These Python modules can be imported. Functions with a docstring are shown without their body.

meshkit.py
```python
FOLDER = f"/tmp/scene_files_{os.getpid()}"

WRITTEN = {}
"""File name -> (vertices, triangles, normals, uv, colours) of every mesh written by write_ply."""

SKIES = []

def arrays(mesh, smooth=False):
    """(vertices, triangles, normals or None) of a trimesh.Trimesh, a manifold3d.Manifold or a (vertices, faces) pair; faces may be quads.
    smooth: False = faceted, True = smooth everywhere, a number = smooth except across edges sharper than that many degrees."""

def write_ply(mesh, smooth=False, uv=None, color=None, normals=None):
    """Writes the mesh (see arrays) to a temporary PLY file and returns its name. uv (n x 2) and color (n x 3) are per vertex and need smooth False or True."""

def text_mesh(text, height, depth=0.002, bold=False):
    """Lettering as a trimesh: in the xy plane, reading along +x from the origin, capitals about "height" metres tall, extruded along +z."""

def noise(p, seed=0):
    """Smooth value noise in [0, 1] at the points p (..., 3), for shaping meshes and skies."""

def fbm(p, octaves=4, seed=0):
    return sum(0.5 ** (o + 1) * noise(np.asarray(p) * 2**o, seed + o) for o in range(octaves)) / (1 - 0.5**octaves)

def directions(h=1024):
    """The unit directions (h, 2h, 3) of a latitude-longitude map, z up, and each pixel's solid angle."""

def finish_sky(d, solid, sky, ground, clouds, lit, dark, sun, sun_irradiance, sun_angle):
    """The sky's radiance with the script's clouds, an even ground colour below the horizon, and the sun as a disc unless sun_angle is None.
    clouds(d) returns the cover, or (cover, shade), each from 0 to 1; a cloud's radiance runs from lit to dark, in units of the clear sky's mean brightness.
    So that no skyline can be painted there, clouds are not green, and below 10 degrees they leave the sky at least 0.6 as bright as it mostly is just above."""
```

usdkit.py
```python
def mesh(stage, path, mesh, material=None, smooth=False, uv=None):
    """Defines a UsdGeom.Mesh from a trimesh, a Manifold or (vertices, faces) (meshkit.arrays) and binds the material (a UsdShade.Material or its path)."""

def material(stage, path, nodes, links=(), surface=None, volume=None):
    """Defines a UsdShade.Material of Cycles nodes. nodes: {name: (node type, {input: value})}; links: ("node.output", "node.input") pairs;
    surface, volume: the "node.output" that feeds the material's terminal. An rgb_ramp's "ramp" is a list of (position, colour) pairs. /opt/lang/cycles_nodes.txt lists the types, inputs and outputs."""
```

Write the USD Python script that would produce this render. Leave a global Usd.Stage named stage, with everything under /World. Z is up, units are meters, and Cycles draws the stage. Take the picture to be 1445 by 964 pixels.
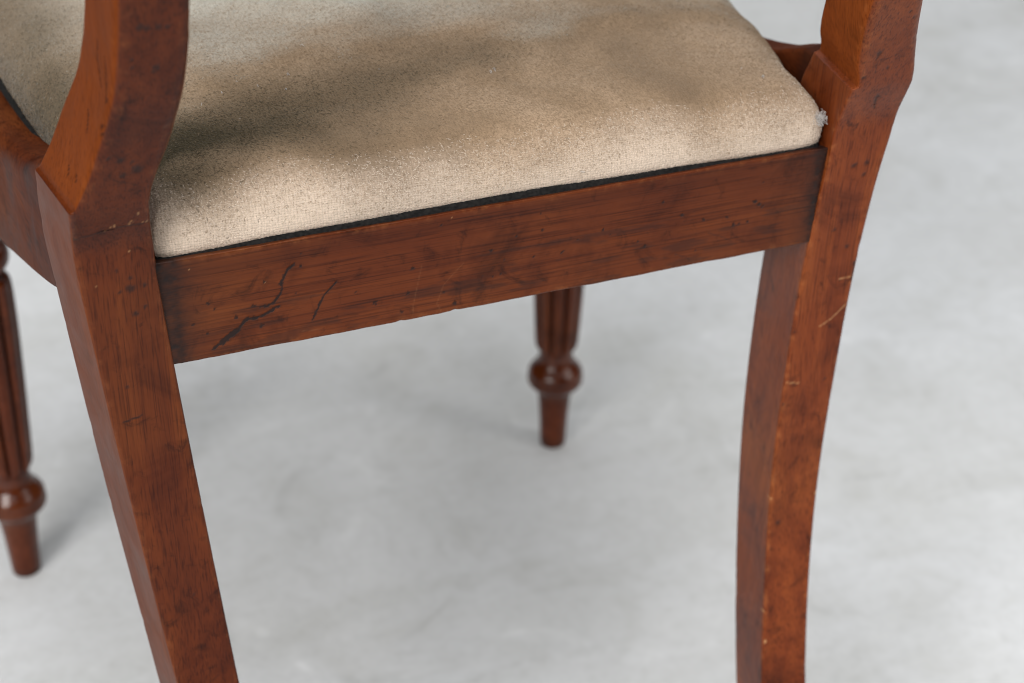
import math
import numpy as np
import trimesh
import usdkit, meshkit
from pxr import Gf, Sdf, Usd, UsdGeom, UsdLux, UsdShade, Vt
from scipy.interpolate import CubicSpline, PchipInterpolator
from scipy.ndimage import gaussian_filter1d

stage = Usd.Stage.CreateInMemory()
UsdGeom.SetStageUpAxis(stage, 'Z')
UsdGeom.SetStageMetersPerUnit(stage, 1.0)
UsdGeom.Xform.Define(stage, '/World')
UsdGeom.Scope.Define(stage, '/World/Looks')

# ------------------------------------------------------------------ camera
FZ = 0.06175                      # the floor lies this far below the origin of the measuring frame
cam = UsdGeom.Camera.Define(stage, '/World/camera')
C = np.array([-0.25344, -0.6028, 0.76409 + FZ])
yaw, pitch, roll = 0.39717, 0.56769, 0.02267
f = np.array([math.sin(yaw) * math.cos(pitch), math.cos(yaw) * math.cos(pitch), -math.sin(pitch)])
r = np.cross(f, [0, 0, 1]); r /= np.linalg.norm(r); u = np.cross(r, f)
r, u = math.cos(roll) * r + math.sin(roll) * u, -math.sin(roll) * r + math.cos(roll) * u
m = np.eye(4); m[0, :3], m[1, :3], m[2, :3], m[3, :3] = r, u, -f, C
cam.AddTransformOp().Set(Gf.Matrix4d(*m.ravel().tolist()))
cam.CreateHorizontalApertureAttr(22.2)
cam.CreateFocalLengthAttr(22.2 * 1.61918)
cam.CreateFStopAttr(5.0)
cam.CreateFocusDistanceAttr(0.715)
cam.CreateExposureAttr(0.0)

# ------------------------------------------------------------------ lamps (a bright workshop: tall openings behind the camera, added ceiling fill above)
def rect_light(name, pos, target, w, h, inten, col):
    l = UsdLux.RectLight.Define(stage, '/World/' + name)
    z = np.array(pos, float) - np.array(target, float); z /= np.linalg.norm(z)
    x = np.cross([0, 1, 0] if abs(z[2]) > .99 else [0, 0, 1], z); x /= np.linalg.norm(x); y = np.cross(z, x)
    mm = np.eye(4); mm[0, :3], mm[1, :3], mm[2, :3], mm[3, :3] = x, y, z, pos
    l.AddTransformOp().Set(Gf.Matrix4d(*mm.ravel().tolist()))
    l.CreateWidthAttr(w); l.CreateHeightAttr(h); l.CreateIntensityAttr(inten); l.CreateColorAttr(Gf.Vec3f(*col))
rect_light('window_light', (-2.7, -2.3, 2.4), (0, .2, .3), 1.6, 1.7, 16.5, (1.0, .98, .95))
rect_light('window_light_001', (2.8, -2.2, 2.3), (0, .2, .3), 1.4, 1.6, 5.5, (1.0, .98, .95))
rect_light('skylight', (-.35, -1.35, 3.1), (0.05, .25, .2), 1.9, 1.9, 7.6, (.98, .99, 1.0))
rect_light('ceiling_fill', (1.2, 2.4, 3.6), (1.2, 2.4, 0), 8.5, 8.5, .82, (.95, .98, 1.0))  # unseen overhead fill, added for soft ambient light like ceiling bounce

# ------------------------------------------------------------------ materials
def mat(name, nodes, links, surface='p.BSDF'):
    return usdkit.material(stage, '/World/Looks/' + name, nodes, links, surface=surface)

def wood(name, axis, tint=(1, 1, 1), dark=.95, rough=.29, seed=0.0, spec=.17):
    """Old polished mahogany: straight grain along the axis, pores, grime, wear read from the mesh."""
    s = {'x': (2.2, 85, 85), 'y': (85, 2.2, 85), 'z': (85, 85, 2.2)}[axis]
    sp = {'x': (26, 1300, 1300), 'y': (1300, 26, 1300), 'z': (1300, 1300, 26)}[axis]
    T = lambda c: tuple(dark * a * b for a, b in zip(c, tint))
    nodes = {
        'g': ('geometry', {}),
        'm1': ('mapping', {'mapping_type': 'point', 'scale': s, 'location': (seed, seed * 1.3, seed * .7)}),
        'm2': ('mapping', {'mapping_type': 'point', 'scale': sp, 'location': (seed, seed, seed)}),
        'n1': ('noise_texture', {'scale': 1.0, 'detail': 6.0, 'roughness': .62, 'distortion': .5}),
        'n2': ('noise_texture', {'scale': 1.0, 'detail': 2.0, 'roughness': .5}),
        'n3': ('noise_texture', {'scale': 26.0, 'detail': 4.0, 'roughness': .6, 'distortion': .6}),
        'n4': ('noise_texture', {'scale': 190.0, 'detail': 4.0, 'roughness': .65}),
        'n5': ('noise_texture', {'scale': 9.0, 'detail': 2.0, 'roughness': .5}),
        'r1': ('rgb_ramp', {'ramp': [(.22, T((.110, .0228, .0066))), (.42, T((.160, .0338, .0084))), (.58, T((.200, .0450, .0105))), (.8, T((.275, .070, .0155)))]}),
        'r2': ('rgb_ramp', {'ramp': [(.28, (.55, .50, .48)), (.50, (1, 1, 1)), (1, (1.06, 1.06, 1.06))]}),
        'r3': ('rgb_ramp', {'ramp': [(.28, (.34, .31, .31)), (.40, (.74, .70, .69)), (.50, (1.0, 1.0, 1.0)), (.66, (1.10, 1.13, 1.12)), (.8, (1.25, 1.36, 1.35))]}),
        'r4': ('rgb_ramp', {'ramp': [(.27, (.25, .22, .21)), (.36, (1, 1, 1)), (1, (1, 1, 1))]}),
        'x1': ('mix_color', {'blend_type': 'multiply', 'fac': .6, 'use_clamp': False}),
        'x2': ('mix_color', {'blend_type': 'multiply', 'fac': .8, 'use_clamp': False}),
        'x3': ('mix_color', {'blend_type': 'multiply', 'fac': .3}),
        'ae': ('attribute', {'attribute': 'edge'}), 'aw': ('attribute', {'attribute': 'wear_shade'}), 'as': ('attribute', {'attribute': 'scuff'}),
        'r5': ('rgb_ramp', {'ramp': [(.3, (.86, .80, .78)), (.5, (1, 1, 1)), (.68, (1.12, 1.28, 1.25))]}), 'x7': ('mix_color', {'blend_type': 'multiply', 'fac': 1.0, 'use_clamp': False}),
        'x4': ('mix_color', {'blend_type': 'mix', 'b': T((.36, .125, .042))}),
        'ar': ('attribute', {'attribute': 'side_tone'}), 'x8': ('mix_color', {'blend_type': 'mix', 'b': (.34, .082, .0135)}), 'arm': ('math', {'math_type': 'multiply', 'value2': .28}), 'x9': ('mix_color', {'blend_type': 'multiply', 'fac': .6, 'use_clamp': False}),
        'x5': ('mix_color', {'blend_type': 'mix', 'b': (.012, .0075, .007)}),
        'x6': ('mix_color', {'blend_type': 'mix', 'b': (.50, .27, .12)}),
        'em': ('math', {'math_type': 'multiply'}), 'e2': ('map_range', {'from_min': .50, 'from_max': .68, 'to_min': 0, 'to_max': .40}),
        'rr': ('map_range', {'from_min': .3, 'from_max': .7, 'to_min': rough - .05, 'to_max': rough + .12}),
        'rw': ('math', {'math_type': 'add'}),
        'spm': ('math', {'math_type': 'multiply_add', 'value2': -.8 * spec, 'value3': spec}), 'rur': ('math', {'math_type': 'multiply_add', 'value2': .25}),
        'rwm': ('math', {'math_type': 'multiply', 'value2': .12}),
        'n7': ('noise_texture', {'scale': 85.0, 'detail': 5.0, 'roughness': .62, 'distortion': .9}), 'r7': ('rgb_ramp', {'ramp': [(.30, (.16, .14, .15)), (.385, (.72, .70, .70)), (.44, (1, 1, 1)), (1, (1, 1, 1))]}), 'x10': ('mix_color', {'blend_type': 'multiply', 'fac': .6, 'use_clamp': False}),
        'b1': ('bump', {'strength': .18, 'distance': .0006}),
        'b2': ('bump', {'strength': .22, 'distance': .002}),
        'p': ('principled_bsdf', {'coat_weight': .0}),
    }
    links = [('g.position', 'm1.vector'), ('g.position', 'm2.vector'), ('m1.vector', 'n1.vector'), ('m2.vector', 'n2.vector'),
             ('g.position', 'n3.vector'), ('g.position', 'n4.vector'), ('g.position', 'n5.vector'),
             ('n1.fac', 'r1.fac'), ('n2.fac', 'r2.fac'), ('n3.fac', 'r3.fac'), ('n4.fac', 'r4.fac'),
             ('r1.color', 'x1.a'), ('r2.color', 'x1.b'), ('x1.result', 'x2.a'), ('r3.color', 'x2.b'), ('x2.result', 'x3.a'), ('r4.color', 'x3.b'),
             ('n4.fac', 'e2.value'), ('e2.result', 'em.value1'), ('ae.fac', 'em.value2'),
             ('n5.fac', 'r5.fac'), ('x3.result', 'x7.a'), ('r5.color', 'x7.b'), ('g.position', 'n7.vector'), ('n7.fac', 'r7.fac'), ('x7.result', 'x10.a'), ('r7.color', 'x10.b'), ('x10.result', 'x4.a'), ('em.value', 'x4.fac'), ('x4.result', 'x8.a'), ('ar.fac', 'arm.value1'), ('arm.value', 'x8.fac'), ('x8.result', 'x9.a'), ('r2.color', 'x9.b'), ('x9.result', 'x5.a'), ('aw.fac', 'x5.fac'), ('x5.result', 'x6.a'), ('as.fac', 'x6.fac'),
             ('x6.result', 'p.base_color'), ('n3.fac', 'rr.value'), ('rr.result', 'rw.value1'), ('aw.fac', 'rwm.value1'), ('rwm.value', 'rw.value2'), ('ar.fac', 'rur.value1'), ('rw.value', 'rur.value3'), ('rur.value', 'p.roughness'), ('ar.fac', 'spm.value1'), ('spm.value', 'p.specular_ior_level'),
             ('n2.fac', 'b1.height'), ('n3.fac', 'b2.height'), ('b1.normal', 'b2.normal'), ('b2.normal', 'p.normal'), ('b2.normal', 'p.coat_normal')]
    return mat(name, nodes, links)

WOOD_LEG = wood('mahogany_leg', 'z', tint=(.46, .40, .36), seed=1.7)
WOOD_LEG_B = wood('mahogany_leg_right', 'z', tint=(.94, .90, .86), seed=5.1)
WOOD_RAIL = wood('mahogany_rail', 'x', tint=(.59, .585, .56), seed=3.3, rough=.30)
WOOD_SIDE = wood('mahogany_side', 'y', tint=(.5, .5, .55), seed=7.9, rough=.5, spec=.05)
WOOD_COLLAR = wood('mahogany_collar', 'z', tint=(.52, .50, .48), seed=2.2, rough=.19, spec=.40)
WOOD_TURNED = wood('mahogany_turned', 'z', tint=(.60, .56, .52), seed=2.2, rough=.20, spec=.24)

VELVET = mat('velvet', {
    'g': ('geometry', {}), 'a': ('attribute', {'attribute': 'weave'}),
    'sx': ('separate_xyz', {}),
    'mx': ('math', {'math_type': 'multiply', 'value2': math.pi / .00135}), 'my': ('math', {'math_type': 'multiply', 'value2': math.pi / .00135}),
    'wob': ('noise_texture', {'scale': 160.0, 'detail': 3.0}), 'wom': ('math', {'math_type': 'multiply', 'value2': 5.0}),
    'ax': ('math', {'math_type': 'add'}), 'ay': ('math', {'math_type': 'add'}),
    'cx': ('math', {'math_type': 'sine'}), 'cy': ('math', {'math_type': 'sine'}), 'cxa': ('math', {'math_type': 'absolute'}), 'cya': ('math', {'math_type': 'absolute'}), 'cs': ('math', {'math_type': 'add'}),
    'n1': ('noise_texture', {'scale': 17.0, 'detail': 4.0, 'roughness': .55, 'distortion': .4}),
    'map': ('mapping', {'mapping_type': 'point', 'scale': (800, 560, 560)}),
    'n2': ('noise_texture', {'scale': 1.0, 'detail': 3.0, 'roughness': .7}),
    'n3': ('noise_texture', {'scale': 1500.0, 'detail': 2.0, 'roughness': .6}),
    'r1': ('rgb_ramp', {'ramp': [(.28, (.165, .113, .071)), (.5, (.245, .168, .105)), (.7, (.32, .226, .148))]}),
    'an': ('attribute', {'attribute': 'nap_shade'}), 'x0': ('mix_color', {'b': (.036, .029, .015)}),
    'r2': ('rgb_ramp', {'ramp': [(.27, (.72, .70, .66)), (.5, (1, 1, 1)), (.75, (1.2, 1.2, 1.2))]}),
    'x1': ('mix_color', {'blend_type': 'multiply', 'fac': .8, 'use_clamp': False}),
    'ac': ('attribute', {'attribute': 'crush_sheen'}), 'xc': ('mix_color', {'b': (.42, .42, .375)}), 'aw': ('attribute', {'attribute': 'worn'}), 'x2': ('mix_color', {'b': (.74, .615, .505)}),
    'wv': ('map_range', {'from_min': .2, 'from_max': 2.0, 'to_min': .72, 'to_max': 1.12}),
    'x3': ('mix_color', {'blend_type': 'multiply', 'use_clamp': False}), 'x3f': ('map_range', {'from_min': 0, 'from_max': .8, 'to_min': .30, 'to_max': .72}),
    'hs': ('math', {'math_type': 'multiply', 'value2': .20}), 'hh': ('math', {'math_type': 'add'}),
    'b': ('bump', {'strength': .55, 'distance': .0007}),
    'p': ('principled_bsdf', {'roughness': .95, 'specular_ior_level': .08, 'sheen_weight': .2, 'sheen_roughness': .35, 'sheen_tint': (.84, .90, .90)})},
    [('a.vector', 'sx.vector'), ('sx.x', 'mx.value1'), ('sx.y', 'my.value1'), ('g.position', 'wob.vector'), ('wob.fac', 'wom.value1'),
     ('mx.value', 'ax.value1'), ('wom.value', 'ax.value2'), ('my.value', 'ay.value1'), ('wom.value', 'ay.value2'), ('ax.value', 'cx.value1'), ('ay.value', 'cy.value1'),
     ('cx.value', 'cxa.value1'), ('cy.value', 'cya.value1'), ('cxa.value', 'cs.value1'), ('cya.value', 'cs.value2'), ('g.position', 'n1.vector'), ('g.position', 'map.vector'), ('map.vector', 'n2.vector'), ('g.position', 'n3.vector'),
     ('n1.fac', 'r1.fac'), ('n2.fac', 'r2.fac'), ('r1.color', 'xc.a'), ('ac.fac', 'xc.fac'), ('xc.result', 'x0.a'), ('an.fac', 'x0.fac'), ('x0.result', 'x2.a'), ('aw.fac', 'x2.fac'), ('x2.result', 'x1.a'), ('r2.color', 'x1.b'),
     ('cs.value', 'wv.value'), ('x1.result', 'x3.a'), ('wv.result', 'x3.b'), ('aw.fac', 'x3f.value'), ('x3f.result', 'x3.fac'), ('x3.result', 'p.base_color'),
     ('cs.value', 'hs.value1'), ('hs.value', 'hh.value1'), ('n3.fac', 'hh.value2'), ('hh.value', 'b.height'), ('b.normal', 'p.normal')])
CLOTH = mat('black_cloth', {'g': ('geometry', {}), 'n': ('noise_texture', {'scale': 700.0, 'detail': 3.0}), 'r': ('rgb_ramp', {'ramp': [(.3, (.006, .006, .006)), (.7, (.022, .021, .020))]}),
                            'p': ('principled_bsdf', {'roughness': .95, 'specular_ior_level': .1})}, [('g.position', 'n.vector'), ('n.fac', 'r.fac'), ('r.color', 'p.base_color')])
FLUFF = mat('grey_fluff', {'p': ('principled_bsdf', {'base_color': (.46, .43, .41), 'roughness': 1.0})}, [])
FLOOR = mat('pale_concrete', {
    'g': ('geometry', {}),
    'n1': ('noise_texture', {'scale': 3.2, 'detail': 5.0, 'roughness': .55, 'distortion': .5}),
    'n2': ('noise_texture', {'scale': 13.0, 'detail': 6.0, 'roughness': .65, 'distortion': 1.2}),
    'n3': ('noise_texture', {'scale': 90.0, 'detail': 5.0, 'roughness': .7}),
    'map': ('mapping', {'mapping_type': 'point', 'rotation': (0, 0, .9), 'scale': (3.0, 17.0, 1)}),
    'n4': ('noise_texture', {'scale': 1.0, 'detail': 5.0, 'roughness': .6, 'distortion': 1.5}),
    'r1': ('rgb_ramp', {'ramp': [(.3, (.520, .520, .512)), (.5, (.556, .559, .562)), (.7, (.596, .602, .612))]}),
    'r2': ('rgb_ramp', {'ramp': [(.28, (.90, .895, .875)), (.5, (1, 1, 1)), (.74, (1.06, 1.06, 1.06))]}),
    'r3': ('rgb_ramp', {'ramp': [(.2, (.90, .90, .89)), (.5, (1, 1, 1)), (.8, (1.05, 1.05, 1.05))]}),
    'r4': ('rgb_ramp', {'ramp': [(.3, (.95, .95, .94)), (.55, (1, 1, 1)), (.66, (1.0, 1.0, 1.0)), (.74, (1.10, 1.10, 1.11))]}),
    'x1': ('mix_color', {'blend_type': 'multiply', 'fac': .85, 'use_clamp': False}),
    'x2': ('mix_color', {'blend_type': 'multiply', 'fac': 1, 'use_clamp': False}),
    'x3': ('mix_color', {'blend_type': 'multiply', 'fac': 1, 'use_clamp': False}),
    'n5': ('noise_texture', {'scale': 4.3, 'detail': 2.0, 'roughness': .45, 'distortion': .8}),
    'r5': ('rgb_ramp', {'ramp': [(.485, (1, 1, 1)), (.498, (1.10, 1.10, 1.10)), (.502, (1.10, 1.10, 1.10)), (.515, (1, 1, 1))]}),
    'x4': ('mix_color', {'blend_type': 'multiply', 'use_clamp': False}), 'mk': ('map_range', {'from_min': .5, 'from_max': .66, 'to_min': 0, 'to_max': 1}),
    'n6': ('noise_texture', {'scale': 420.0, 'detail': 3.0, 'roughness': .6}), 'r6': ('rgb_ramp', {'ramp': [(.22, (.72, .71, .69)), (.34, (1, 1, 1)), (1, (1, 1, 1))]}), 'x5': ('mix_color', {'blend_type': 'multiply', 'fac': 1.0, 'use_clamp': False}),
    'b': ('bump', {'strength': .25, 'distance': .003}),
    'p': ('principled_bsdf', {'roughness': .62, 'specular_ior_level': .35})},
    [('g.position', 'n1.vector'), ('g.position', 'n2.vector'), ('g.position', 'n3.vector'), ('g.position', 'map.vector'), ('map.vector', 'n4.vector'),
     ('n1.fac', 'r1.fac'), ('n2.fac', 'r2.fac'), ('n3.fac', 'r3.fac'), ('n4.fac', 'r4.fac'), ('r1.color', 'x1.a'), ('r2.color', 'x1.b'), ('x1.result', 'x2.a'), ('r3.color', 'x2.b'),
     ('x2.result', 'x3.a'), ('r4.color', 'x3.b'), ('g.position', 'n5.vector'), ('n5.fac', 'r5.fac'), ('n2.fac', 'mk.value'), ('mk.result', 'x4.fac'), ('x3.result', 'x4.a'), ('r5.color', 'x4.b'), ('g.position', 'n6.vector'), ('n6.fac', 'r6.fac'), ('x4.result', 'x5.a'), ('r6.color', 'x5.b'), ('x5.result', 'p.base_color'), ('n3.fac', 'b.height'), ('b.normal', 'p.normal')])

# ------------------------------------------------------------------ helpers
def put(path, v, tri, material, attrs=None, normals=None, smooth=True):
    """One Mesh prim at path with smooth vertex normals and float or float3 primvars per vertex."""
    v = np.asarray(v, float); tri = np.asarray(tri, int)
    if normals is None and smooth:
        _, _, normals = meshkit.arrays((v, tri), True)
    me = usdkit.mesh(stage, path, (v, tri), material)
    if normals is not None:
        me.CreateNormalsAttr(Vt.Vec3fArray.FromNumpy(np.asarray(normals, np.float32))); me.SetNormalsInterpolation('vertex')
    api = UsdGeom.PrimvarsAPI(me)
    for k, a in (attrs or {}).items():
        a = np.asarray(a, np.float32)
        if a.ndim == 1:
            api.CreatePrimvar(k, Sdf.ValueTypeNames.FloatArray, 'vertex').Set(Vt.FloatArray.FromNumpy(a))
        else:
            api.CreatePrimvar(k, Sdf.ValueTypeNames.Float3Array, 'vertex').Set(Vt.Vec3fArray.FromNumpy(a))
    return me

def loft(rows, crease=()):
    """rows: (R, N, 3) closed loops. Rows listed in crease start a new smooth sheet. Flat caps with their own vertices."""
    rows = np.asarray(rows, float); R, N, _ = rows.shape
    blocks, tris, base = [], [], 0
    cuts = [0] + sorted(crease) + [R - 1]
    for a, b in zip(cuts[:-1], cuts[1:]):
        blk = rows[a:b + 1].reshape(-1, 3); blocks.append(blk); n = b - a
        i = base + (np.arange(n)[:, None] * N + np.arange(N)[None]).ravel(); j = base + (np.arange(n)[:, None] * N + (np.arange(N)[None] + 1) % N).ravel()
        tris += [np.stack([i, j, j + N], 1), np.stack([i, j + N, i + N], 1)]
        base += len(blk)
    for row, flip in ((rows[0], True), (rows[-1], False)):
        blocks += [row, row.mean(0)[None]]
        i = base + np.arange(N); j = base + (np.arange(N) + 1) % N; c = np.full(N, base + N)
        tris.append(np.stack([j, i, c], 1) if flip else np.stack([i, j, c], 1)); base += N + 1
    return np.vstack(blocks), np.vstack(tris)

def quad_loop(P, counts, rad_, nc=4):
    """P: (R,4,3) corner points in order. Loops with counts[k] points along side k and rounded corners of radius rad. Also each point's distance-to-arris measure."""
    P = np.asarray(P, float); out, edge, side = [], [], []
    RR = np.broadcast_to(rad_, (len(P), 4))
    for k in range(4):
        rad, rn = RR[:, k:k + 1], RR[:, (k + 1) % 4:(k + 1) % 4 + 1]
        A, B, Cn = P[:, k - 1], P[:, k], P[:, (k + 1) % 4]
        da = (A - B); la = np.linalg.norm(da, axis=1, keepdims=True); da /= la
        dc = (Cn - B); lc = np.linalg.norm(dc, axis=1, keepdims=True); dc /= lc
        p0, p1 = B + da * rad, B + dc * rad
        for t in np.linspace(0, 1, nc):
            out.append((1 - t) ** 2 * p0 + 2 * t * (1 - t) * B + t * t * p1); edge.append(1.0); side.append(k - 1 if t < .5 else k)
        q1 = Cn - dc * rn
        n = counts[k]
        for t in (np.arange(n) + 1) / (n + 1):
            out.append(p1 * (1 - t) + q1 * t); edge.append(math.exp(-min(t, 1 - t) * 30 / .9)); side.append(k)
    return np.stack(out, 1), np.array(edge), np.array(side) % 4

def seg_dist(p, poly):
    p = p[:, None]; poly = np.asarray(poly, float); a, b = poly[:-1], poly[1:]; d = b - a
    t = np.clip(((p - a) * d).sum(-1) / np.maximum((d * d).sum(-1), 1e-12), 0, 1)
    return np.linalg.norm(p - a - t[..., None] * d, axis=-1).min(1)

def spots(p, pts, rad, soft=.45, seed=0):
    """Blotchy marks: 1 within rad of a point, ragged edge. p, pts, rad in millimetres."""
    rag = (meshkit.fbm(np.c_[p, np.zeros(len(p)) + seed] * 1.1, 3, seed) - .5) * 2.6
    w = np.zeros(len(p))
    for (x, z), R in zip(pts, np.broadcast_to(rad, len(pts))):
        d = np.hypot(p[:, 0] - x, p[:, 1] - z) + rag * min(R, .9)
        w = np.maximum(w, np.clip((R - d) / (soft * R) + .5, 0, 1))
    return w

def stroke(p, poly, width, seed=0, rag=.9):
    n = meshkit.fbm(np.c_[p, np.zeros(len(p)) + seed] * .8, 3, seed)
    d = seg_dist(p + (n - .5)[:, None] * rag, poly)
    return np.clip((width * (.45 + 1.1 * n) - d) / .28 + .5, 0, 1)

chair = UsdGeom.Xform.Define(stage, '/World/dining_chair')
O = np.array([0., .19, 0.])
chair.AddTranslateOp().Set(Gf.Vec3d(*O))
cp = chair.GetPrim()
cp.SetCustomDataByKey('label', 'old mahogany dining chair with beige velvet seat, sabre back legs and reeded front legs')
cp.SetCustomDataByKey('category', 'chair')
def part(name, v, tri, material, attrs=None, label=None, **k):
    me = put('/World/dining_chair/' + name, np.asarray(v) - O, tri, material, attrs, **k)
    if label: me.GetPrim().SetCustomDataByKey('label', label)
    return me

# ------------------------------------------------------------------ floor
fl = usdkit.mesh(stage, '/World/floor', (np.array([[-9, -7, 0], [9, -7, 0], [9, 11, 0], [-9, 11, 0.]]), np.array([[0, 1, 2, 3]])), FLOOR)
fl.GetPrim().SetCustomDataByKey('label', 'pale grey scuffed concrete floor under the chair'); fl.GetPrim().SetCustomDataByKey('category', 'floor'); fl.GetPrim().SetCustomDataByKey('kind', 'structure')

# ------------------------------------------------------------------ rear legs: sabre below, raked and waisted post above the shoulder
zk = np.r_[0, np.linspace(0, .47, 9) + FZ]
YB = CubicSpline(zk, [-.1168, -.08329, -.05639, -.03475, -.01857, -.00731, -.00177, .00099, -.00153, -.00821])
YF = CubicSpline(zk, [-.0796, -.04358, -.01495, .00843, .02659, .03944, .04692, .04921, .04703, .04046])
WD = CubicSpline(zk, [.0293, .02896, .02868, .02837, .02833, .02973, .03071, .03138, .03167, .03104])
SH = .456 + FZ                                   # height of the shoulder
zu = np.array([.40, .43, .458, .486, .514, .542, .57, .62, .70, .78]) + FZ
YBU = PchipInterpolator(zu, [YB(zu[0]), -.0031, -.0144, -.0251, -.0372, -.0476, -.0575, -.072, -.093, -.112])
YFU = PchipInterpolator(zu, [YF(zu[0]), .0440, .0312, .0189, .0019, -.0114, -.0226, -.041, -.064, -.084])
zw = np.array([.40, .43, .456, .4572, .4625, .470, .486, .500, .514, .542, .57, .62, .70, .78]) + FZ
LI_L = PchipInterpolator(zw, [.1594, .1608, .1622, .1620, .1612, .1590, .1532, .1500, .1475, .1455, .1453, .149, .163, .176])
LO_L = PchipInterpolator(zw, [.1913, .1930, .1936, .1922, .1898, .1868, .1820, .1781, .1752, .1727, .1718, .175, .187, .198])
LI_R = PchipInterpolator(zw, [.1594, .1605, .1594, .1620, .1606, .1572, .1530, .1502, .1482, .1458, .1450, .149, .163, .176])
LO_R = PchipInterpolator(zw, [.1913, .1940, .1926, .1923, .1910, .1885, .1836, .1792, .1750, .1727, .1717, .175, .187, .198])
def leg_sections(z, sgn):
    LI, LO = (LI_L, LO_L) if sgn < 0 else (LI_R, LO_R)
    c = .17665 - .03212 * np.clip(1 - (z - FZ) / .42, 0, 1); w = WD(z)
    lo = z < .43 + FZ
    t = np.clip((z - (.40 + FZ)) / .03, 0, 1)
    xi = np.where(lo, (c - w / 2) * (1 - t) + LI(np.maximum(z, zw[0])) * t, LI(np.maximum(z, zw[0])))
    xo = np.where(lo, (c + w / 2) * (1 - t) + LO(np.maximum(z, zw[0])) * t, LO(np.maximum(z, zw[0])))
    yb = np.where(lo, YB(z) * (1 - t) + YBU(np.maximum(z, zu[0])) * t, YBU(np.maximum(z, zu[0])))
    yf = np.where(lo, YF(z) * (1 - t) + YFU(np.maximum(z, zu[0])) * t, YFU(np.maximum(z, zu[0])))
    return xi, xo, yb, yf
PL = .147
def leg_rows(z, sgn):
    xi, xo, yb, yf = leg_sections(z, sgn); d = PL * (yf - yb)
    L = lambda x, y: np.stack([sgn * x, y, z], -1)
    P = [L(xi, yb), L(xo, yb), L(xo + d, yf), L(xi + d, yf)]      # side 0 = rear face, 1 = outer, 2 = front, 3 = inner
    if sgn > 0: return np.stack(P, 1), (0, 1, 2, 3)
    return np.stack([P[1], P[0], P[3], P[2]], 1), (0, 3, 2, 1)

L_SPOTS = [(-166.7, 536.6, 2.2), (-172.4, 534.4, 1.2), (-172.7, 542.0, 1.3), (-168.5, 540.7, .8), (-177.5, 544.6, .9), (-164.2, 604, 1.6), (-161.6, 603, 1.4), (-158, 603, 1.3), (-154.4, 602.8, 1), (-159.1, 585.3, 1.4),
           (-167.6, 586.7, .8), (-167.7, 590.4, .6), (-160, 583.8, 1.0), (-176.6, 472.7, .9), (-172.2, 473.5, 2.0), (-166.3, 474, .9), (-167.2, 463.5, .9), (-171.1, 460.8, 1.3), (-177.1, 483.4, .8), (-171.8, 478.7, .9), (-178.1, 424.7, .8), (-180.9, 340.9, .7), (-160.8, 308.1, .5)]
L_SPOTS = [(x, z, s * .95) for x, z, s in L_SPOTS]
R_SPOTS = [(163.2, 524.2, 1.2), (165.9, 538, 1.5), (165.7, 535.5, 1.0), (174.1, 528.3, .9), (172.4, 560.8, .9), (175.9, 556.6, .7), (168.3, 527.1, .5), (170.7, 435.7, 1.1), (179.9, 424.6, 1.2), (182.3, 465.1, 1.1), (182.4, 471.4, 1.3), (175.6, 471.2, 1.4),
           (151.9, 266.8, 1.6), (175.7, 348.2, .7), (151.8, 338, .9), (154.3, 379.8, .9), (147.5, 252.5, .8)]
R_SPOTS = [(x, z, s * .95) for x, z, s in R_SPOTS]
SEAM = [(-192.5, 503.3), (-186.8, 504.1), (-181, 505.5), (-173.9, 506.1), (-167.5, 506.4), (-162, 507.1)]

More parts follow.
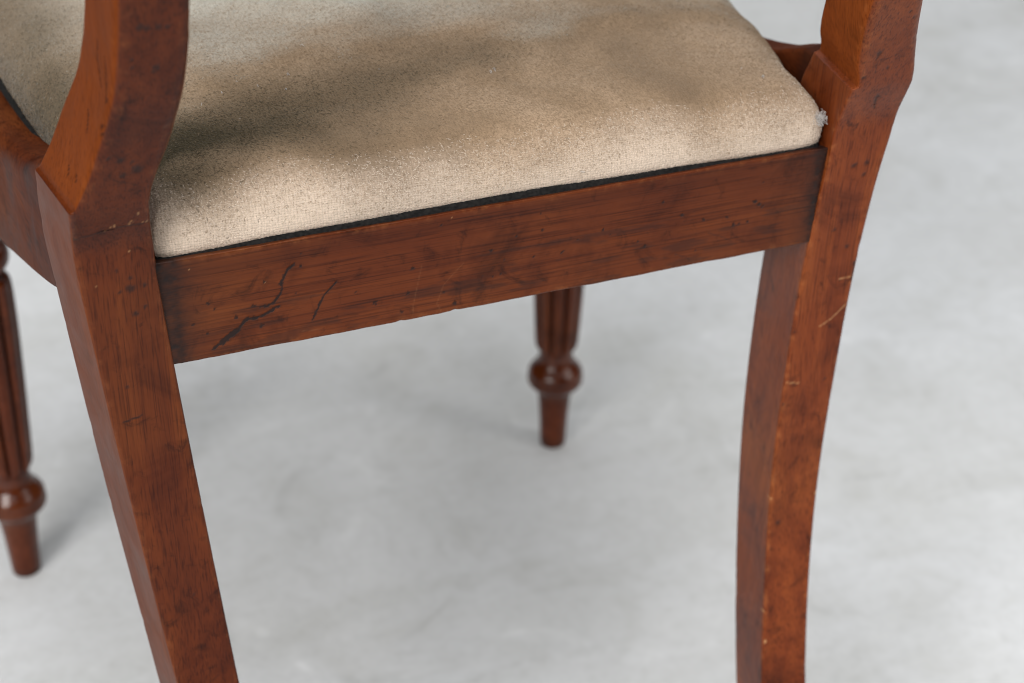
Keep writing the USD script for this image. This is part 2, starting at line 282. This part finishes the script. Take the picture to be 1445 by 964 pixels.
def leg_mesh(z, sgn, rad=.0013):
    P, _ = leg_rows(z, sgn)
    rr_ = np.full((len(z), 4), .0019); up_ = np.clip((z - SH) / .03, 0, 1)
    rr_[:, :2] += .0030 * up_[:, None]; rr_[:, 2:] += .0015 * up_[:, None]
    rows, edge, side = quad_loop(P, (36, 36, 8, 36), rr_, 6)
    crease = [int(np.argmin(abs(z - SH)))] if z[0] < SH < z[-1] else []
    v, tri = loft(rows, crease)
    n = len(rows); N = rows.shape[1]
    E = np.tile(edge, n); S = np.tile(side, n)
    if crease:
        k = crease[0]; E = np.r_[E[:(k + 1) * N], E[k * N:]]; S = np.r_[S[:(k + 1) * N], S[k * N:]]
    E = np.r_[E, np.zeros(2 * (N + 1))]; S = np.r_[S, np.full(2 * (N + 1), 2)]
    mm = v[:, [0, 2]] * 1e3; rear = (S == 0)
    wear_shade = np.zeros(len(v)); scuff = np.zeros(len(v))
    sp = np.array(L_SPOTS if sgn < 0 else R_SPOTS)
    ir = np.where(rear)[0]; q = mm[ir]
    wear_shade[ir] = np.maximum(wear_shade[ir], .72 * spots(q, sp[:, :2], sp[:, 2], soft=.9, seed=3))
    if sgn < 0:
        wear_shade[ir] = np.maximum(wear_shade[ir], .9 * stroke(q, [(-181.5, 407.2), (-177.3, 407.7), (-173.4, 408.6)], .45, 4, .3))
        wear_shade[ir] = np.maximum(wear_shade[ir], .65 * stroke(q, SEAM, .38, 5, .6))
        chips = spots(q, [(-178.1, 507.0), (-176.5, 507.5), (-170.7, 507.6), (-169.6, 508.6), (-167.3, 512.8), (-164.9, 507.0), (-163.5, 507.6), (-180.4, 505.4)], .45, seed=8)
        scuff[ir] = np.maximum(scuff[ir], .42 * chips)
        scuff[ir] = np.maximum(scuff[ir], .5 * spots(q, [(-186, 478), (-171, 492)], .35, seed=9))
        # split veins in the outer scoop of the post
        io = np.where((S == 1) | (S == 3))[0]; qq = np.c_[v[io, 1], v[io, 2]] * 1e3
        m_ = [[(-24, 592), (-22, 584), (-25, 574)], [(-31, 588), (-31, 578), (-30, 570)], [(-12, 560), (-13, 552)], [(-8, 532), (-9, 529)], [(1, 532), (0, 528)], [(-27, 560), (-27, 554)]]
        out = np.where(v[io, 0] < (-.5 * (LI_L(np.clip(v[io, 2], zw[0], zw[-1])) + LO_L(np.clip(v[io, 2], zw[0], zw[-1])))))[0]
        for k_, pl_ in enumerate(m_):
            wear_shade[io[out]] = np.maximum(wear_shade[io[out]], .75 * stroke(qq[out], pl_, .5, 20 + k_, .8))
    else:
        wear_shade[ir] = np.maximum(wear_shade[ir], .9 * stroke(q, [(185.6, 414.7), (185.6, 408.1), (185.1, 405)], .5, 6, .4))
        wear_shade[ir] = np.maximum(wear_shade[ir], .7 * stroke(q, [(177.9, 405.2), (182.3, 404.8), (186.4, 405.6)], .3, 6, .4))
        wear_shade[ir] = np.maximum(wear_shade[ir], .7 * stroke(q, [(178.6, 509.8), (175.7, 511.9), (178.0, 503)], .5, 7, .8))
        scuff[ir] = np.maximum(scuff[ir], .5 * stroke(q, [(168.8, 380.3), (175.8, 383.7), (183.6, 390.5)], .30, 11, .5))
        scuff[ir] = np.maximum(scuff[ir], .45 * stroke(q, [(152.5, 351), (160, 349.3)], .28, 12, .3))
        scuff = np.maximum(scuff, .75 * spots(mm, [(147.3, 282.3), (174.9, 279.3), (142.5, 216.1), (142.3, 198.5), (144, 190.7)], [.8, .9, .5, .7, .5], seed=13) * (E > .3))
        scuff[ir] = np.maximum(scuff[ir], .5 * stroke(q, [(177.9, 406.3), (182.3, 406.0), (186.4, 407)], .25, 6, .4))
    # dents are real
    nrm = meshkit.arrays((v, tri), True)[2]
    dent = .00025 * (wear_shade > .3) * wear_shade + .00022 * (E > .5) * np.clip(meshkit.fbm(v * 90, 3, 31) - .60, 0, 1) * 6
    body = np.arange(len(v)) < len(v) - 2 * (N + 1)
    v = v - nrm * (dent * body)[:, None]
    grime = np.clip(1 - abs(v[:, 2] - SH - .0015) / .004, 0, 1) * ((S == 3) if sgn > 0 else (S == 1)) * 0
    return v, tri, {'wear_shade': np.maximum(wear_shade, grime), 'scuff': scuff, 'edge': E, 'side_tone': ((S == 1) | (S == 3)) * np.clip((v[:, 2] - SH) / .004, 0, 1) + .55 * (S == (3 if sgn < 0 else 9)) * (v[:, 2] < SH)}  # post sides and left leg's outer side: lighter, more orange, duller

zl = np.unique(np.r_[np.arange(0, .17, .003), np.arange(.17, .5055, .00085), .5055])
zp = np.unique(np.r_[np.arange(.5055, .66, .00085), np.arange(.66, .84, .004), SH, SH + .0004, SH + .0012, SH + .0018])
for i, sgn in enumerate((-1, 1)):
    sfx = '' if i == 0 else '_001'
    for nm, z in (('rear_leg', zl), ('back_post', zp)):
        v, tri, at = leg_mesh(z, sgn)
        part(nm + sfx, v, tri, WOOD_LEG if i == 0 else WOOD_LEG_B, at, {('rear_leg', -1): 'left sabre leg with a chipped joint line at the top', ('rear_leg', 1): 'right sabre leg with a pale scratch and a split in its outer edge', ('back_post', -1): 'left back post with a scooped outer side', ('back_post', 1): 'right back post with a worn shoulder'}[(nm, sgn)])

# crest and middle rail of the back, above the picture
def bent_bar(zc, h, d, x1, yc, bow):
    t = np.linspace(-1, 1, 40); rows = []
    for s in t:
        y = yc - bow * (1 - s * s); z = zc + .02 * (1 - s * s)
        rows.append([(s * x1, y - d / 2, z - h / 2), (s * x1, y - d / 2, z + h / 2), (s * x1, y + d / 2, z + h / 2), (s * x1, y + d / 2, z - h / 2)])
    rows, e, _ = quad_loop(np.array(rows)[:, ::-1], (3, 3, 3, 3), .004)
    v, tri = loft(rows); return v, tri
zero = lambda v: {'wear_shade': np.zeros(len(v)), 'scuff': np.zeros(len(v)), 'edge': np.zeros(len(v))}
v, tri = bent_bar(.855, .075, .022, .215, -.100, .035); part('crest_rail', v, tri, WOOD_RAIL, zero(v))
v, tri = bent_bar(.735, .032, .018, .158, -.066, .030); part('back_rail', v, tri, WOOD_RAIL, zero(v))

# ------------------------------------------------------------------ rear seat rail
HT = .42 + FZ; HB = HT - .05115
xs = np.r_[np.arange(-.1625, .1626, .0006)]
nz = 84
nick = lambda x: .0009 * np.exp(-((x + .0545) / .0016) ** 2) + .0008 * np.exp(-((x + .0285) / .0013) ** 2)
wob = (meshkit.fbm(np.c_[xs * 60, xs * 0, xs * 0], 4, 5) - .5)
zt = HT + .0006 * wob; zb = HB + .6 * nick(xs) + .0009 * (meshkit.fbm(np.c_[xs * 70, xs * 0 + 3, xs * 0], 4, 9) - .5)
Y0 = .0017
mk = lambda y, z: np.stack([xs, np.full_like(xs, y), z + 0 * xs], -1)
P = np.stack([mk(Y0, zt), mk(Y0, zb), mk(.0225, zb), mk(.0225, zt - .010)], 1)[:, ::-1]
P = np.stack([mk(Y0, zb), mk(Y0, zt), mk(.0225, zt - .006), mk(.0225, zb)], 1)
rows, edge, side = quad_loop(P, (nz, 8, 2, 8), .0010)
v, tri = loft(rows)
n_, N = rows.shape[:2]
E = np.r_[np.tile(edge, n_), np.zeros(2 * (N + 1))]; S = np.r_[np.tile(side, n_), np.full(2 * (N + 1), 2)]
wear_shade = np.zeros(len(v)); scuff = np.zeros(len(v)); ir = np.where(S == 0)[0]; q = v[ir][:, [0, 2]] * 1e3
SQ1 = [(-101.9, 470.1), (-105.1, 468.0), (-107.5, 463.1), (-108.6, 457.1), (-112.0, 452.7), (-118.0, 451.5)]
SQ1B = [(-109.7, 450.7), (-118.2, 446.9), (-124.8, 446.9), (-129.2, 441.7), (-134.9, 438.3), (-139.7, 435.5)]
SQ1C = [(-129.0, 442.2), (-135.5, 438.0)]
SQ2 = [(-83.7, 457.3), (-89.6, 451.8), (-92.4, 446.1), (-95.2, 440.6)]
for k, (pl_, w_) in enumerate(((SQ1, .62), (SQ1B, .75), (SQ2, .48), (SQ1C, 1.4))):
    wear_shade[ir] = np.maximum(wear_shade[ir], .93 * stroke(q, pl_, w_, 40 + k, 2.6))
DOT = [(-48.6, 457.1, 1.0), (-51, 444.8, 1.2), (-33.8, 441.7, .8), (-11.3, 458.9, .9), (-4.6, 453, .6), (-10.5, 445.6, .8), (-6.5, 445.5, .7), (-15.2, 446.5, .5), (-74.9, 450.6, .6), (-66.2, 442.7, 1.0), (-54.1, 435.8, .9), (-98.7, 474.2, .6), (-99.3, 468.5, .7),
       (-115.6, 463.8, .6), (-120.8, 452.8, .9), (-147.7, 449.1, .9), (-141.7, 443.6, .7), (-128.7, 448.9, .9), (-102.1, 455.4, .7), (1.2, 464, .6), (9.6, 451.7, .6), (-34.9, 476.4, .5), (-140.5, 458.3, 1.0), (-137.8, 455, .9), (-118.2, 442.4, 1.3), (-28.5, 434.8, 1.2),
       (12.7, 473.3, .5), (14, 464.5, 1.0), (41.2, 462.7, .5), (44.3, 459.2, .8), (48.3, 456.1, .5), (31.4, 456.4, .9), (24.1, 451.3, .9), (9.5, 451.8, .5), (-4.5, 453.1, .5), (-6.4, 445.9, .7), (66.2, 446.2, 1.2), (85, 459.3, 1.0), (96.7, 454.9, .7), (109.5, 453.9, .8),
       (121, 449.4, .8), (116.5, 448.7, 1.0), (113.5, 449, .9), (123.7, 459.3, 1.2), (126.2, 457.4, 1.4), (127.9, 456.1, 1.1), (127.4, 469.2, .7), (74.4, 467.9, .7), (93.8, 438.7, .6), (62.4, 449.4, .7)]
D = np.array(DOT)
wear_shade[ir] = np.maximum(wear_shade[ir], .88 * spots(q, D[:, :2], D[:, 2] * .85, seed=2))
for pl_ in ([(100.1, 446.8), (106.4, 444.1), (113.7, 439.6)], [(83, 438.7), (93.1, 433.6)]):
    wear_shade[ir] = np.maximum(wear_shade[ir], .5 * stroke(q, pl_, .28, 50, .5))
for pl_ in ([(-24.5, 454.8), (-33.7, 446), (-37.1, 436.6), (-35.1, 431.8)], [(-44.1, 458), (-48.2, 438.9), (-49, 430.4)], [(-100, 435.4), (-90.7, 434.6)]):
    scuff[ir] = np.maximum(scuff[ir], .06 * stroke(q, pl_, .2, 51, .3))
scuff[ir] = np.maximum(scuff[ir], .5 * spots(q, [(-98.6, 469.0), (-115.0, 463.2), (-110.0, 452.9), (-119, 447.5), (-147, 476), (-30, 479)], .28, seed=14))
# dirt in the leg joints, deepened by a painted shadow strip
gr = np.exp(-(.1575 - np.abs(v[:, 0])) / .0055) + .55 * np.exp(-(.160 - np.abs(v[:, 0])) / .013) * (v[:, 0] < 0)
smear = np.clip((meshkit.fbm(np.c_[v[:, 0] * 45, v[:, 1] * 0, v[:, 2] * 210], 4, 77) - .58) * 5, 0, .38) * (v[:, 2] < HB + .028)
wear_shade = np.clip(np.maximum(np.maximum(wear_shade, np.clip(gr * 1.15, 0, .9) * (.5 + .8 * meshkit.fbm(v * 300, 3, 6))), smear), 0, 1)
nrm = meshkit.arrays((v, tri), True)[2]
strong = np.zeros(len(v)); strong[ir] = wear_shade[ir]
v = v - nrm * (.00035 * np.clip((strong - .6) / .4, 0, 1))[:, None]
part('rear_rail', v, tri, WOOD_RAIL, {'wear_shade': wear_shade, 'scuff': scuff, 'edge': E}, 'rear seat rail with dark worm tracks and holes')

# ------------------------------------------------------------------ side rails: they sweep up into the posts
YS = np.array([.041, .046, .055, .063, .072, .085, .100, .120, .145, .200, .300, .420])
TOP = PchipInterpolator(YS, np.array([.4525, .4520, .4490, .4455, .4418, .4360, .4308, .4247, .4187, .4115, .4070, .4065]) + FZ)
BOT = PchipInterpolator([.041, .0445, .060, .096, .146, .172, .22, .30, .42], np.array([.3910, .3900, .3832, .3710, .3560, .3485, .340, .334, .333]) + FZ)
ys = np.r_[np.arange(.041, .20, .0015), np.arange(.20, .4121, .006)]
XO = lambda y: (.1961) + .1026 * (y - .0478)
for i, sgn in enumerate((-1, 1)):
    xo, xi = XO(ys), XO(ys) - .0240
    mk = lambda x, z: np.stack([sgn * x, ys, z], -1)
    P = np.stack([mk(xi, BOT(ys)), mk(xi, TOP(ys) - .001), mk(xo, TOP(ys)), mk(xo, BOT(ys))], 1)
    if sgn < 0: P = P[:, ::-1]
    rows, edge, side = quad_loop(P, (12, 10, 12, 4), [(.003, .003, .010, .003) if sgn > 0 else (.003, .010, .003, .003)][0], 8)
    v, tri = loft(rows)
    n_, N = rows.shape[:2]
    a = zero(v); a['edge'] = np.r_[np.tile(edge, n_), np.zeros(2 * (N + 1))] * .3
    a['wear_shade'] = np.clip(np.exp(-(v[:, 1] - .049) / .004), 0, 1) * .5
    part('side_rail' + ('' if i == 0 else '_001'), v, tri, WOOD_SIDE, a)

# ------------------------------------------------------------------ front legs and front rail
PROF = [(.0001, 0), (.0088, 0), (.0103, .0012), (.0108, .006), (.0114, .020), (.0124, .036), (.0134, .047), (.0140, .0515), (.0144, .0540), (.0152, .0565), (.0174, .0588), (.0204, .0612), (.0222, .0636), (.0229, .0662), (.0228, .0686), (.0221, .0704), (.0224, .0714), (.0224, .0730), (.0214, .0758), (.0188, .0795), (.0160, .0832), (.0143, .0870), (.0136, .0905), (.0133, .0940)]
SHAFT = [(.0133, .0940), (.0142, .0955), (.0160, .0975), (.0172, .1005), (.0178, .1040), (.0189, .122), (.0203, .150), (.0219, .185), (.0230, .215), (.0233, .240), (.0231, .249), (.0222, .2535), (.0200, .2565), (.0176, .2585), (.0170, .2600)]
HEAD = [(.0170, .2600), (.0185, .2620), (.0225, .2645), (.0244, .2690), (.0246, .2730), (.0232, .2775), (.0196, .2805), (.0180, .284), (.0186, .290), (.0215, .305), (.0240, .335), (.0245, .362), (.0230, .385), (.0215, .398)]
def turn(prof, nth, reeds=0, fine=.0012):
    p = np.array(prof); l = np.r_[0, np.cumsum(np.hypot(*np.diff(p, axis=0).T))]
    s = np.unique(np.r_[np.arange(0, l[-1], fine), l]); rr = PchipInterpolator(l, p[:, 0])(s); zz = PchipInterpolator(l, p[:, 1])(s)
    th = np.linspace(0, 2 * np.pi, nth, endpoint=False)
    R = rr[:, None] * np.ones(nth)
    if reeds:
        fade = np.clip((zz - zz[0]) / .006, 0, 1) * np.clip((zz[-1] - zz) / .006, 0, 1)
        c = np.abs(np.cos(reeds * th / 2 + .35)); lobe = 1 - np.sqrt(np.clip(1 - (1 - c) ** 2, 0, 1)) * 0 - .36 * (1 - np.sqrt(np.clip(c * (2 - c), 0, 1)))
        R = R * (1 - (1 - lobe)[None] * fade[:, None])
    global GROOVE
    vv = loft(np.stack([R * np.cos(th), R * np.sin(th), zz[:, None] + 0 * R], -1))
    if reeds:
        g_ = (np.clip((.45 - c) / .45, 0, 1)[None] * fade[:, None]).ravel(); GROOVE = np.r_[g_, np.zeros(len(vv[0]) - len(g_))]
    return vv
for i, (fx, fy) in enumerate(((-.2165, .4221), (.2200, .4325))):
    sfx = '' if i == 0 else '_001'
    at = lambda v: v + np.array([fx, fy, 0])
    vs, ts = turn(SHAFT, 200, 10); az = zero(vs); az['wear_shade'] = .8 * GROOVE; part('front_leg' + sfx, at(vs), ts, WOOD_TURNED, az, 'tapered reeded shaft')
    k = [j for j, q_ in enumerate(PROF) if q_[1] == .0515][0]
    v, tri = turn(PROF[:k + 1], 64); a = zero(v); a['wear_shade'] = np.clip(1 - v[:, 2] / .010, 0, 1) * .6; part(f'front_leg{sfx}/foot', at(v), tri, WOOD_TURNED, a)
    v, tri = turn(PROF[k:], 72, fine=.0008); part(f'front_leg{sfx}/collar', at(v), tri, WOOD_COLLAR, zero(v))
    v, tri = turn(HEAD, 72); part(f'front_leg{sfx}/turned_head', at(v), tri, WOOD_TURNED, zero(v))
    b = .021; zb_, zt_ = .396, .466; lo = lambda z: [(-b, -b, z), (b, -b, z), (b, b, z), (-b, b, z)]
    rows, _, _ = quad_loop(np.array([lo(zb_), lo(zb_ + .03), lo(zt_)]), (2, 2, 2, 2), .002); v, tri = loft(rows); part(f'front_leg{sfx}/block', at(v), tri, WOOD_TURNED, zero(v))
xf = np.linspace(-.205, .205, 30)
mk = lambda y, z: np.stack([xf, np.full_like(xf, y), np.full_like(xf, z)], -1)
rows, _, _ = quad_loop(np.stack([mk(.416, .397), mk(.416, .463), mk(.440, .463), mk(.440, .397)], 1), (2, 2, 2, 2), .003); v, tri = loft(rows); part('front_rail', v, tri, WOOD_RAIL, zero(v))

# ------------------------------------------------------------------ seat: drop-in pad in worn velvet over black cloth
def outline():
    h = [(0.0, .0052), (.05, .0050), (.10, .0053), (.140, .0056), (.1535, .0058), (.1590, .0075), (.1602, .0125), (.1605, .030), (.1622, .043), (.1672, .0525), (.1730, .066), (.1785, .090), (.1838, .118), (.1890, .160), (.1990, .260), (.2080, .350), (.2105, .385), (.205, .401), (.190, .408), (.12, .412), (0, .413)]
    h = np.array(h); full = np.vstack([h, (h * [-1, 1])[1:-1][::-1]])
    l = np.r_[0, np.cumsum(np.linalg.norm(np.diff(np.vstack([full, full[:1]]), axis=0), axis=1))]
    s = np.linspace(0, l[-1], 900, endpoint=False)
    # finer along the rear edge, which is seen close
    fx = PchipInterpolator(l, np.r_[full[:, 0], full[0, 0]]); fy = PchipInterpolator(l, np.r_[full[:, 1], full[0, 1]])
    return np.stack([fx(s), fy(s)], -1), s
OUT, S_ = outline()
NO = len(OUT)
tan = np.roll(OUT, -3, 0) - np.roll(OUT, 3, 0); tan /= np.linalg.norm(tan, axis=1, keepdims=True)
nin = np.stack([-tan[:, 1], tan[:, 0]], -1)                      # inward
cen = np.array([0, .21]); toC = cen - OUT; dC = np.linalg.norm(toC, axis=1); toC /= dC[:, None]
cosang = np.clip((toC * nin).sum(1), .72, 1)
PR = np.array([(.004, -.003), (.0012, -.0005), (.0000, .0020), (-.0004, .006), (.0002, .0115), (.0020, .0170), (.0052, .0220), (.0100, .0262), (.0165, .0295), (.026, .0325), (.042, .0362), (.065, .0400), (.095, .0432), (.13, .0455), (.17, .0468), (.21, .0470)])
pl_ = np.r_[0, np.cumsum(np.hypot(*np.diff(PR, axis=0).T))]
su = np.r_[np.arange(0, .05, .0011), np.linspace(.05, pl_[-1], 110)]
ee, hh = PchipInterpolator(pl_, PR[:, 0])(su), PchipInterpolator(pl_, PR[:, 1])(su)
hx = np.array([-.16, -.149, -.130, -.115, -.08, -.045, .0125, .0476, .09, .135, .1516, .16]); hz = np.array([.4192, .4190, .4196, .4207, .4212, .4216, .4222, .4214, .4208, .4197, .4196, .4205]) + FZ
hem = np.where(OUT[:, 1] < .03, np.interp(OUT[:, 0], hx, hz), .4185 + FZ)
for _ in range(8): hem = (np.roll(hem, 1) + hem + np.roll(hem, -1)) / 3
OUT_S = OUT.copy(); sd = (OUT[:, 1] > .010) & (OUT[:, 1] < .16) & (abs(OUT[:, 0]) > .15)
OUT_S[sd, 0] = np.sign(OUT[sd, 0]) * np.interp(OUT[sd, 1], [.010, .16], [.1602, .1890])
for _ in range(6): OUT_S = (np.roll(OUT_S, 2, 0) + OUT_S + np.roll(OUT_S, -2, 0)) / 3
rows = []
for e, h_, s in zip(ee, hh, su):
    k = np.minimum(np.where(e > 0, e / cosang, e) / dC, 1.0)
    if s > .05: k = k + (1 - k) * 0
    kk = e / .215
    w = np.clip((s - .02) / .06, 0, 1)
    k = k * (1 - w) + w * np.clip(e / .2101, 0, .9995)
    b_ = np.clip((e + .0004) / .010, 0, 1); b_ = b_ * b_ * (3 - 2 * b_); OB = OUT * (1 - b_) + OUT_S * b_
    sg = 45 * np.clip((e - .006) / .035, 0, 1); hb = np.clip((e - .004) / .04, 0, 1)
    row = np.c_[OB + (cen - OB) * k[:, None], (hem * (1 - hb) + hem.mean() * hb) + h_]
    rows.append(gaussian_filter1d(row, sg, axis=0, mode='wrap') if sg > .3 else row)
rows = np.array(rows)
v, tri = loft(rows)
NV = rows.shape[0] * NO
lump = (meshkit.fbm(v * [26, 26, 26], 3, 12) - .5) * .0020 + (meshkit.fbm(v * [90, 90, 60], 3, 15) - .5) * .0010
fold = .0022 * np.exp(-((v[:, 1] - .095 - .10 * (v[:, 0] - .1)) / .009) ** 2) * np.clip((v[:, 0] - .02) / .06, 0, 1) * np.clip((.2 - v[:, 0]) / .05, 0, 1)
up = np.r_[np.repeat(np.clip(su / .012, 0, 1), NO), np.zeros(2 * (NO + 1))]
nrm = meshkit.arrays((v, tri), True)[2]
v = v + nrm * ((lump + fold) * up)[:, None]; padv = v.copy(); padn = nrm
alen = np.r_[np.tile(S_, len(su)), np.zeros(2 * (NO + 1))]
plen = np.r_[np.repeat(su, NO), np.zeros(2 * (NO + 1))]
wv = np.c_[v[:, 0], v[:, 1] - 1.15 * (.53 - v[:, 2]) * -1 * -1, alen * 0]
wn_ = meshkit.fbm(v * [30, 22, 22], 4, 19) - .5
worn = np.clip(1.02 - (plen - .004) / .034 + wn_ * .8, 0, 1) ** 1.4 * (plen > 0) * np.clip((.075 - v[:, 1]) / .05, 0, 1)
crush_sheen = np.clip((v[:, 1] - .085 - .30 * np.clip(v[:, 0], -.2, .03) * -.35 - .10 * np.clip(v[:, 0] - .03, 0, .2)) / .10 + 1.2 * (meshkit.fbm(v * [20, 34, 0], 4, 29) - .5), 0, 1)  # silvery sheen of the brushed velvet, painted into its colour
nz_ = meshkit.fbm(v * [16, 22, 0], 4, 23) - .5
nap_shade0 = np.exp(-((v[:, 1] - .054 - .22 * (v[:, 0] + .08) * (v[:, 0] > -.08) + .05 * nz_) / np.interp(v[:, 0], [-.12, -.05, .06], [.038, .024, .018])) ** 2) * np.clip((.07 - v[:, 0]) / .20, .12, 1) * np.clip(.75 + 1.6 * nz_, 0, 1)
PADW, PADC, PTRI = worn * .8, crush_sheen * .60 * np.clip((v[:, 0] + .20) / .08, .15, 1), tri
corner = 1.05 * np.exp(-(((v - [-.152, .018, .455 + FZ]) / [.036, .030, .020]) ** 2).sum(1)) * np.clip(.85 + nz_, 0, 1)  # left post's cast shadow on the pad, painted into the velvet colour
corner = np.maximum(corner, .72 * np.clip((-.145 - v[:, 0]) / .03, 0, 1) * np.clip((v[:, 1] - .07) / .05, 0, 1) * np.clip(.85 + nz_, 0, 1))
PADN = np.clip(np.maximum(nap_shade0 * .95, corner), 0, .93)
part('seat_pad', v, tri, VELVET, {'weave': wv, 'worn': PADW, 'nap_shade': PADN, 'crush_sheen': PADC}, 'drop-in seat pad in worn beige velvet')
# the black cloth under the velvet, seen as a dark line along the rail
sh = OUT * [1, 1] + nin * .0030
sh2 = OUT - nin * .0016
def ring(o, z): return np.c_[o, np.full(len(o), z) if np.ndim(z) == 0 else z]
rows = np.array([ring(OUT + nin * .02, .4060 + FZ), ring(OUT - nin * np.where(OUT[:, 1] < .012, .0015, .009)[:, None], .4075 + FZ), ring(OUT + nin * .0006, .4090 + FZ), ring(sh2 * 1 + nin * .0016 - nin * .0008, hem - .0016), ring(sh, hem + .003)])
v, tri = loft(rows); v[:, 2] += 0
part('seat_pad/backing_cloth', v, tri, CLOTH, {})
# a tuft of grey fluff at the right rear corner
rng = np.random.default_rng(4); pts = []; cnt = []
for k in range(90):
    c0 = np.array([.1572, .0052, .4345 + FZ]) + rng.normal(0, [.0010, .0009, .0012]); d = rng.normal(0, 1, 3); d /= np.linalg.norm(d); b = np.cross(d, rng.normal(0, 1, 3))
    t = np.linspace(0, 1, 6)[:, None]; pts.append(c0 + d * t * .0022 + b * np.sin(t * 5 + k) * .0009); cnt.append(6)
fz = UsdGeom.BasisCurves.Define(stage, '/World/dining_chair/seat_pad/fluff_tuft'); fz.CreateTypeAttr('linear'); fz.CreateCurveVertexCountsAttr(cnt)
fz.CreatePointsAttr(Vt.Vec3fArray.FromNumpy((np.vstack(pts) - O).astype(np.float32))); fz.CreateWidthsAttr([.00016]); fz.SetWidthsInterpolation('constant')
UsdShade.MaterialBindingAPI.Apply(fz.GetPrim()).Bind(FLUFF)

# short velvet pile, mostly lying flat: pale where worn, tan, olive for brushed nap and painted post shadow, silvery for painted sheen
def hair_mat(nm, col):
    return mat(nm, {'i': ('hair_info', {}), 'r': ('rgb_ramp', {'ramp': [(0, tuple(.85 * c for c in col)), (1, tuple(1.22 * c for c in col))]}), 'p': ('principled_bsdf', {'roughness': .8, 'specular_ior_level': .15, 'sheen_weight': .25, 'sheen_roughness': .4})}, [('i.intercept', 'r.fac'), ('r.color', 'p.base_color')])
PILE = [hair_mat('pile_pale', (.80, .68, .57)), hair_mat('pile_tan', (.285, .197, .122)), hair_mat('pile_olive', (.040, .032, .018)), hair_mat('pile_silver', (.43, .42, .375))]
F_ = PTRI[(padv[PTRI, 1].max(1) < .30) & (PTRI.max(1) < NV)]; A_ = padv[F_]; ar = np.linalg.norm(np.cross(A_[:, 1] - A_[:, 0], A_[:, 2] - A_[:, 0]), axis=1)
ar *= np.clip(1.25 - A_[:, :, 1].mean(1) / .25, .15, 1)
pick = rng.choice(len(F_), 120000, p=ar / ar.sum()); b0 = rng.random((len(pick), 2)); b0 = np.where(b0.sum(1, keepdims=True) > 1, 1 - b0, b0); w3 = np.c_[1 - b0.sum(1), b0]
hp = (padv[F_[pick]] * w3[..., None]).sum(1); hn = (padn[F_[pick]] * w3[..., None]).sum(1); hn /= np.linalg.norm(hn, axis=1, keepdims=True)
at_ = lambda a: (a[F_[pick]] * w3).sum(1)
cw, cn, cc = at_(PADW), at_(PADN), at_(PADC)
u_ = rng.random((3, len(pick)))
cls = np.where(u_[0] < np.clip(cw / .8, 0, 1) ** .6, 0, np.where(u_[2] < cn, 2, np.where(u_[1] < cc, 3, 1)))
flat = rng.normal(0, 1, (len(pick), 3)) + np.array([.5, -.9, -.2]); flat -= hn * (flat * hn).sum(1, keepdims=True); flat /= np.linalg.norm(flat, axis=1, keepdims=True)
ln = rng.uniform(.0007, .0015, (len(pick), 1))
hair = np.stack([hp - hn * .0001, hp + hn * .00016 + flat * ln * .5, hp + hn * ((.00014) + .00018 * rng.random((len(pick), 1)) ** 2) + flat * ln], 1)
for k_, m_ in enumerate(PILE):
    sel = hair[cls == k_]
    bc = UsdGeom.BasisCurves.Define(stage, '/World/dining_chair/seat_pad/velvet_pile' + ('' if k_ == 0 else f'_{k_:03d}')); bc.CreateTypeAttr('linear'); bc.CreateCurveVertexCountsAttr([3] * len(sel))
    bc.CreatePointsAttr(Vt.Vec3fArray.FromNumpy((sel.reshape(-1, 3) - O).astype(np.float32))); bc.CreateWidthsAttr([.00010]); bc.SetWidthsInterpolation('constant')
    UsdShade.MaterialBindingAPI.Apply(bc.GetPrim()).Bind(m_); bc.GetPrim().SetCustomDataByKey('kind', 'stuff')

# pale lint caught in the nap
from scipy.spatial import cKDTree
v, nrm = padv, padn; kd = cKDTree(v[:NV, :2]); pts = []; cnt = []
for (x, y) in [(-.103, .086), (-.083, .072), (-.12, .076), (-.111, .081), (-.11, .055), (-.095, .078), (-.066, .105), (-.079, .083), (-.038, .075), (.01, .058), (.13, .037), (.137, .027), (.117, .007), (.034, .004), (-.13, .098), (.012, .060), (.0, .11), (.06, .12)]:
    i_ = kd.query((x, y))[1]; c0 = v[i_] + nrm[i_] * .0004
    for k in range(rng.integers(1, 4)):
        a_ = rng.uniform(0, np.pi); d = np.array([math.cos(a_), math.sin(a_), 0]); t = np.linspace(-.5, .5, 5)[:, None]
        pts.append(c0 + rng.normal(0, .0003, 3) + d * t * rng.uniform(.0010, .0024) + nrm[i_] * .0004 * np.cos(t * 6)); cnt.append(5)
lz = UsdGeom.BasisCurves.Define(stage, '/World/dining_chair/seat_pad/lint'); lz.CreateTypeAttr('linear'); lz.CreateCurveVertexCountsAttr(cnt)
lz.CreatePointsAttr(Vt.Vec3fArray.FromNumpy((np.vstack(pts) - O).astype(np.float32))); lz.CreateWidthsAttr([.00019]); lz.SetWidthsInterpolation('constant')
UsdShade.MaterialBindingAPI.Apply(lz.GetPrim()).Bind(FLUFF); lz.GetPrim().SetCustomDataByKey('kind', 'stuff')
